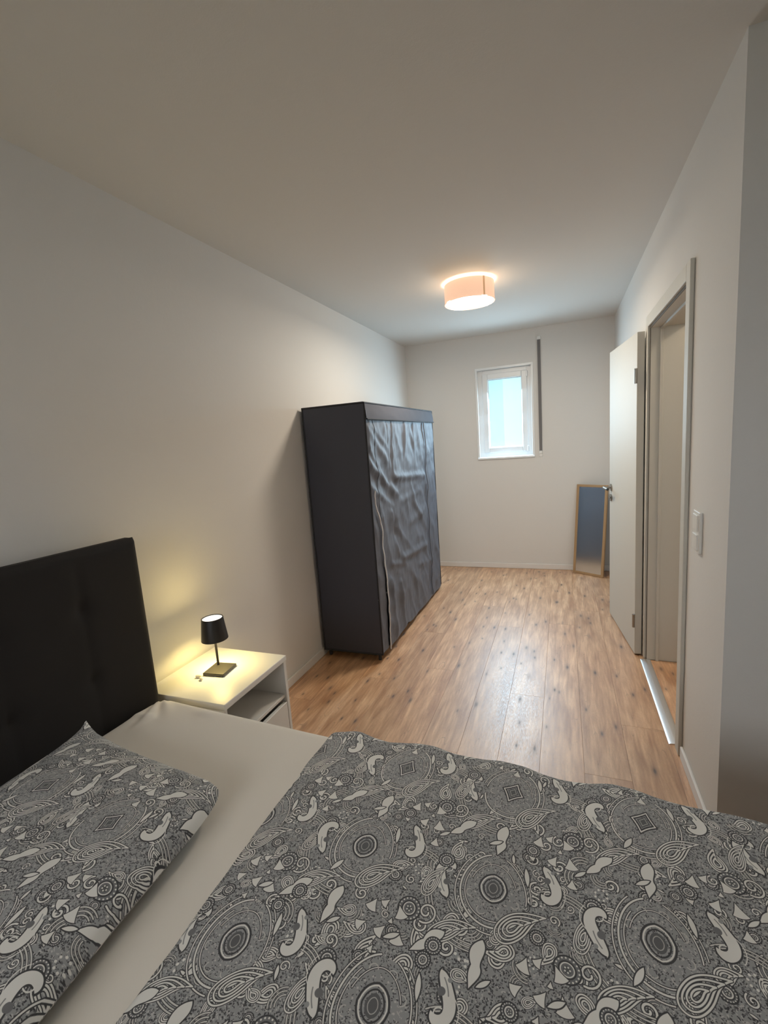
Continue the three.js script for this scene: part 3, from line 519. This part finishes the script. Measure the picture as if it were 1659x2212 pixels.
  function sblob() { const p = () => { g.moveTo(0.012, -0.04); g.bezierCurveTo(0.026, -0.02, 0.004, -0.006, 0.008, 0.008); g.bezierCurveTo(0.012, 0.02, -0.002, 0.03, -0.012, 0.042); g.bezierCurveTo(-0.012, 0.026, -0.016, 0.02, -0.008, 0.004); g.bezierCurveTo(-0.014, -0.01, -0.014, -0.03, 0.012, -0.04); }; line(p, 0.005, INK); fill(p, PALE); }
  function bands(n, R0, a0, a1) { for (let k = 0; k < n; k++) { const q = R0 + k * 0.0058; line(() => g.arc(0, 0, q, a0, a1), 0.0044, INK); line(() => g.arc(0, 0, q, a0, a1), 0.0023, '#dedcd7'); } }
  // fill of small motifs
  for (let i = 0; i < 420; i++) { const x = r() * TILE[0], y = r() * TILE[1], a = r() * 6.28, k = r(), s = 0.55 + r() * 0.6; at(x, y, a, s, () => { if (k < 0.16) rosette(0.012); else if (k < 0.42) curl(0.013); else if (k < 0.64) rings(0.012, 0.016, 3, 0.3); else if (k < 0.76) leaf(0.011, 0.0045); else if (k < 0.9) bands(3, 0.014, 0, 1.9); else dotsAlong(0.012, 0.012, 8, 0.0024, PALE); }); }
  const PX = 0.272, PY = 0.25;
  for (let row = 0; row < 3; row++) for (let c = 0; c < 2; c++) {
    const shift = row === 2 ? 0.5 : 0, ax = (c + 0.5 + shift) * PX, ay = (row + 0.5) * PY, A = (x, y, a, s, f, m) => at(ax + x, ay + y, a, s, f, m);
    A(-0.02, 0.02, 0, 1, () => bands(3, 0.092, 1.4, 3.0));
    A(0.118, 0.03, 0, 1, () => bands(3, 0.058, -2.2, -0.8));
    A(-0.10, -0.03, 0, 1, () => rosette(0.016)); A(0.135, 0.09, 0, 1, () => rosette(0.021)); A(-0.105, 0.085, 0, 1, () => curl(0.02)); A(0.06, -0.115, 0, 1, () => rosette(0.014));
    A(0, 0, row === 0 ? 0.25 : -0.08, 1, () => medallion(row === 0 ? 0.42 : 0.86), row === 0 ? -1 : 1);
    A(0.044, 0.058, 0.65, 1, () => rings(0.019, 0.036, 4, 0.23));
    A(-0.066, 0.105, 0.9, 0.9, () => rings(0.017, 0.034, 4, 0.25)); A(-0.115, 0.03, 0.2, 0.8, () => rings(0.016, 0.034, 4, 0.25));
    A(0.100, -0.045, -0.55, 0.86, hook); A(0.178, 0.005, Math.PI - 0.55, 0.9, hook);
    A(0.055, -0.05, -0.2, 1, () => leaf(0.02, 0.007)); A(0.238, 0.062, 0.5, 1, () => leaf(0.017, 0.008)); A(-0.014, -0.105, 1.0, 1, () => leaf(0.015, 0.007)); A(0.15, -0.09, 0.9, 1, () => leaf(0.013, 0.006));
    A(0.108, 0.128, 0, 0.95, cluster); A(-0.003, 0.135, -0.2, 0.9, sblob); A(-0.088, 0.04 + 0.09, 0.5, 0.8, sblob);
  }
  const t = new THREE.CanvasTexture(cv); t.colorSpace = THREE.SRGBColorSpace; t.wrapS = t.wrapT = THREE.RepeatWrapping; t.magFilter = THREE.LinearFilter; t.anisotropy = 8; return t;
})();
const rc = rng(61);
const clothBump = dataTexture(128, 128, (x, y) => { const v = 128 + ((x + y) % 4 < 2 ? 22 : -22) + 60 * (rc() - 0.5); return [v, v, v]; }, false, 14, 14);
const printM = new THREE.MeshPhysicalMaterial({ map: paisley, roughness: 0.88, bumpMap: clothBump, bumpScale: 0.0004, sheen: 0.15, sheenRoughness: 0.5, side: THREE.DoubleSide });

// ---------------------------------------------------------------- duvet
{
  const o = thing('duvet', 'grey and white paisley duvet spread over the foot half of the bed', 'duvet', [BED.x, 0, BED.z], BED.turn);
  const u0 = 0.765, u1 = 2.13, s0 = -0.20, s1 = 1.52, t = BED.top, R = 0.045;
  // centre line over the window-side edge: s < 0 hangs down, s > 0 lies on top
  const base = (s) => {
    const arc = R * Math.PI / 2;
    if (s >= R) return [s, t, 0, 1];
    const q = (R - s); if (q < arc) { const a = q / R; return [R - R * Math.sin(a), t - R + R * Math.cos(a), -Math.sin(a), Math.cos(a)]; }
    return [-0.0 , t - R - (q - arc), -1, 0];
  };
  const thick = (u, s) => {
    const eu = smooth(0, 0.10, u - u0) , es = smooth(0, 0.10, s - s0) * smooth(0, 0.1, s1 - s), ef = smooth(0, 0.6, u1 - u);
    const puff = Math.sqrt(Math.min(1, (u - u0) / 0.09 + 0.03)) * Math.sqrt(Math.min(1, (s - s0) / 0.07 + 0.03));
    const w = 0.010 * noise.noise(u * 3.2, s * 3.0, 0.4) + 0.006 * noise.noise(u * 7 + 3, s * 5, 2.4) + 0.0022 * noise.noise(u * 19, s * 16, 5) + 0.006 * Math.max(0, noise.noise(u * 2 + s * 4.2, u * 1.4, 8)) + 0.005 * Math.sin((u - u0) * 26 + 3 * noise.noise(u * 2, s * 2, 3)) * smooth(0.16, 0.0, Math.abs(s - 0.02)) * eu;
    return 0.012 + (0.020 * puff + w * eu) * es * 0.98 * (0.3 + 0.7 * ef);
  };
  const edgeWob = (s) => 0.006 * noise.noise(s * 5, 1.2, 0) + 0.003 * noise.noise(s * 14, 2.2, 0);
  const P = (a, b, top) => {
    const s = s0 + b * (s1 - s0), u = u0 + 0.055 * smooth(0, 0.9, s) + edgeWob(s) + a * (u1 - u0), [z, y, nz, ny] = base(s);
    const h = top ? thick(u, s) : 0.0035;
    const ce = Math.min(a, b, 1 - a, 1 - b) <= 0 ? 0.0075 : h;
    return [u, y + ny * ce, z + nz * ce, u / TILE[0] + 0.31, -s / TILE[1] - 0.013];
  };
  const nu = 170, nv = 210;
  const topG = grid(nu, nv, (a, b) => P(a, 1 - b, true)), botG = grid(nu, nv, (a, b) => P(a, b, false));
  part('duvet_cover', mergeVertices(merge([topG, botG].map((q) => { q.deleteAttribute('normal'); return q; })), 1e-5), printM, o).geometry.computeVertexNormals();
}
// ---------------------------------------------------------------- pillow
{
  const o = thing('pillow', 'large square paisley pillow lying flat below the dark headboard', 'pillow', [BED.x + 0.35, BED.top, -0.45]);
  const FL = [-1.425, -0.905], FR = [-0.785, -0.825], NR = [-0.725, -0.075], NL = [-1.385, -0.11];
  const c0 = [BED.x + 0.35, -0.45];
  const S = (a, b, top) => {
    const u = a * 2 - 1, v = b * 2 - 1;
    const rd = (u < 0 && v < 0 ? 0.02 : 0.09) * Math.abs(u * v) ** 6, x = (1 + u * (1 - rd)) / 2, z = (1 + v * (1 - rd)) / 2;
    const sag = 0.022 * (1 - v * v) * Math.abs(u) ** 3 * Math.sign(u), sagz = 0.022 * (1 - u * u) * Math.abs(v) ** 3 * Math.sign(v);
    let X = (FL[0] * (1 - x) + FR[0] * x) * (1 - z) + (NL[0] * (1 - x) + NR[0] * x) * z - sag * 0.9, Z = (FL[1] * (1 - x) + FR[1] * x) * (1 - z) + (NL[1] * (1 - x) + NR[1] * x) * z - sagz * 0.9;
    const e = Math.max(0, 1 - Math.abs(u) ** 4) ** 0.5 * Math.max(0, 1 - Math.abs(v) ** 4) ** 0.5;
    const w = 0.006 * noise.noise(X * 6, Z * 5, 1.7) + 0.003 * noise.noise(X * 15, Z * 13, 4);
    const corner = Math.abs(u * v) ** 5, mid = 0.042 + 0.012 * corner + (u < 0 && v < 0 ? 0.03 * Math.abs(u * v) ** 8 : 0);
    const y = top ? mid + e * (0.062 + w) : mid - e * (0.0395) ;
    const cs = Math.cos(0.14), sn = Math.sin(0.14), rx = X * cs - Z * sn * -1, rz = -X * sn * 1 + Z * cs;
    return [X - c0[0], y, Z - c0[1], rx / TILE[0] + 0.62, -rz / TILE[1] + 0.21];
  };
  part('pillow_case', [grid(90, 90, (a, b) => S(a, 1 - b, true)), grid(50, 50, (a, b) => S(a, b, false))], printM, o);
}
renderer.render(scene, camera);
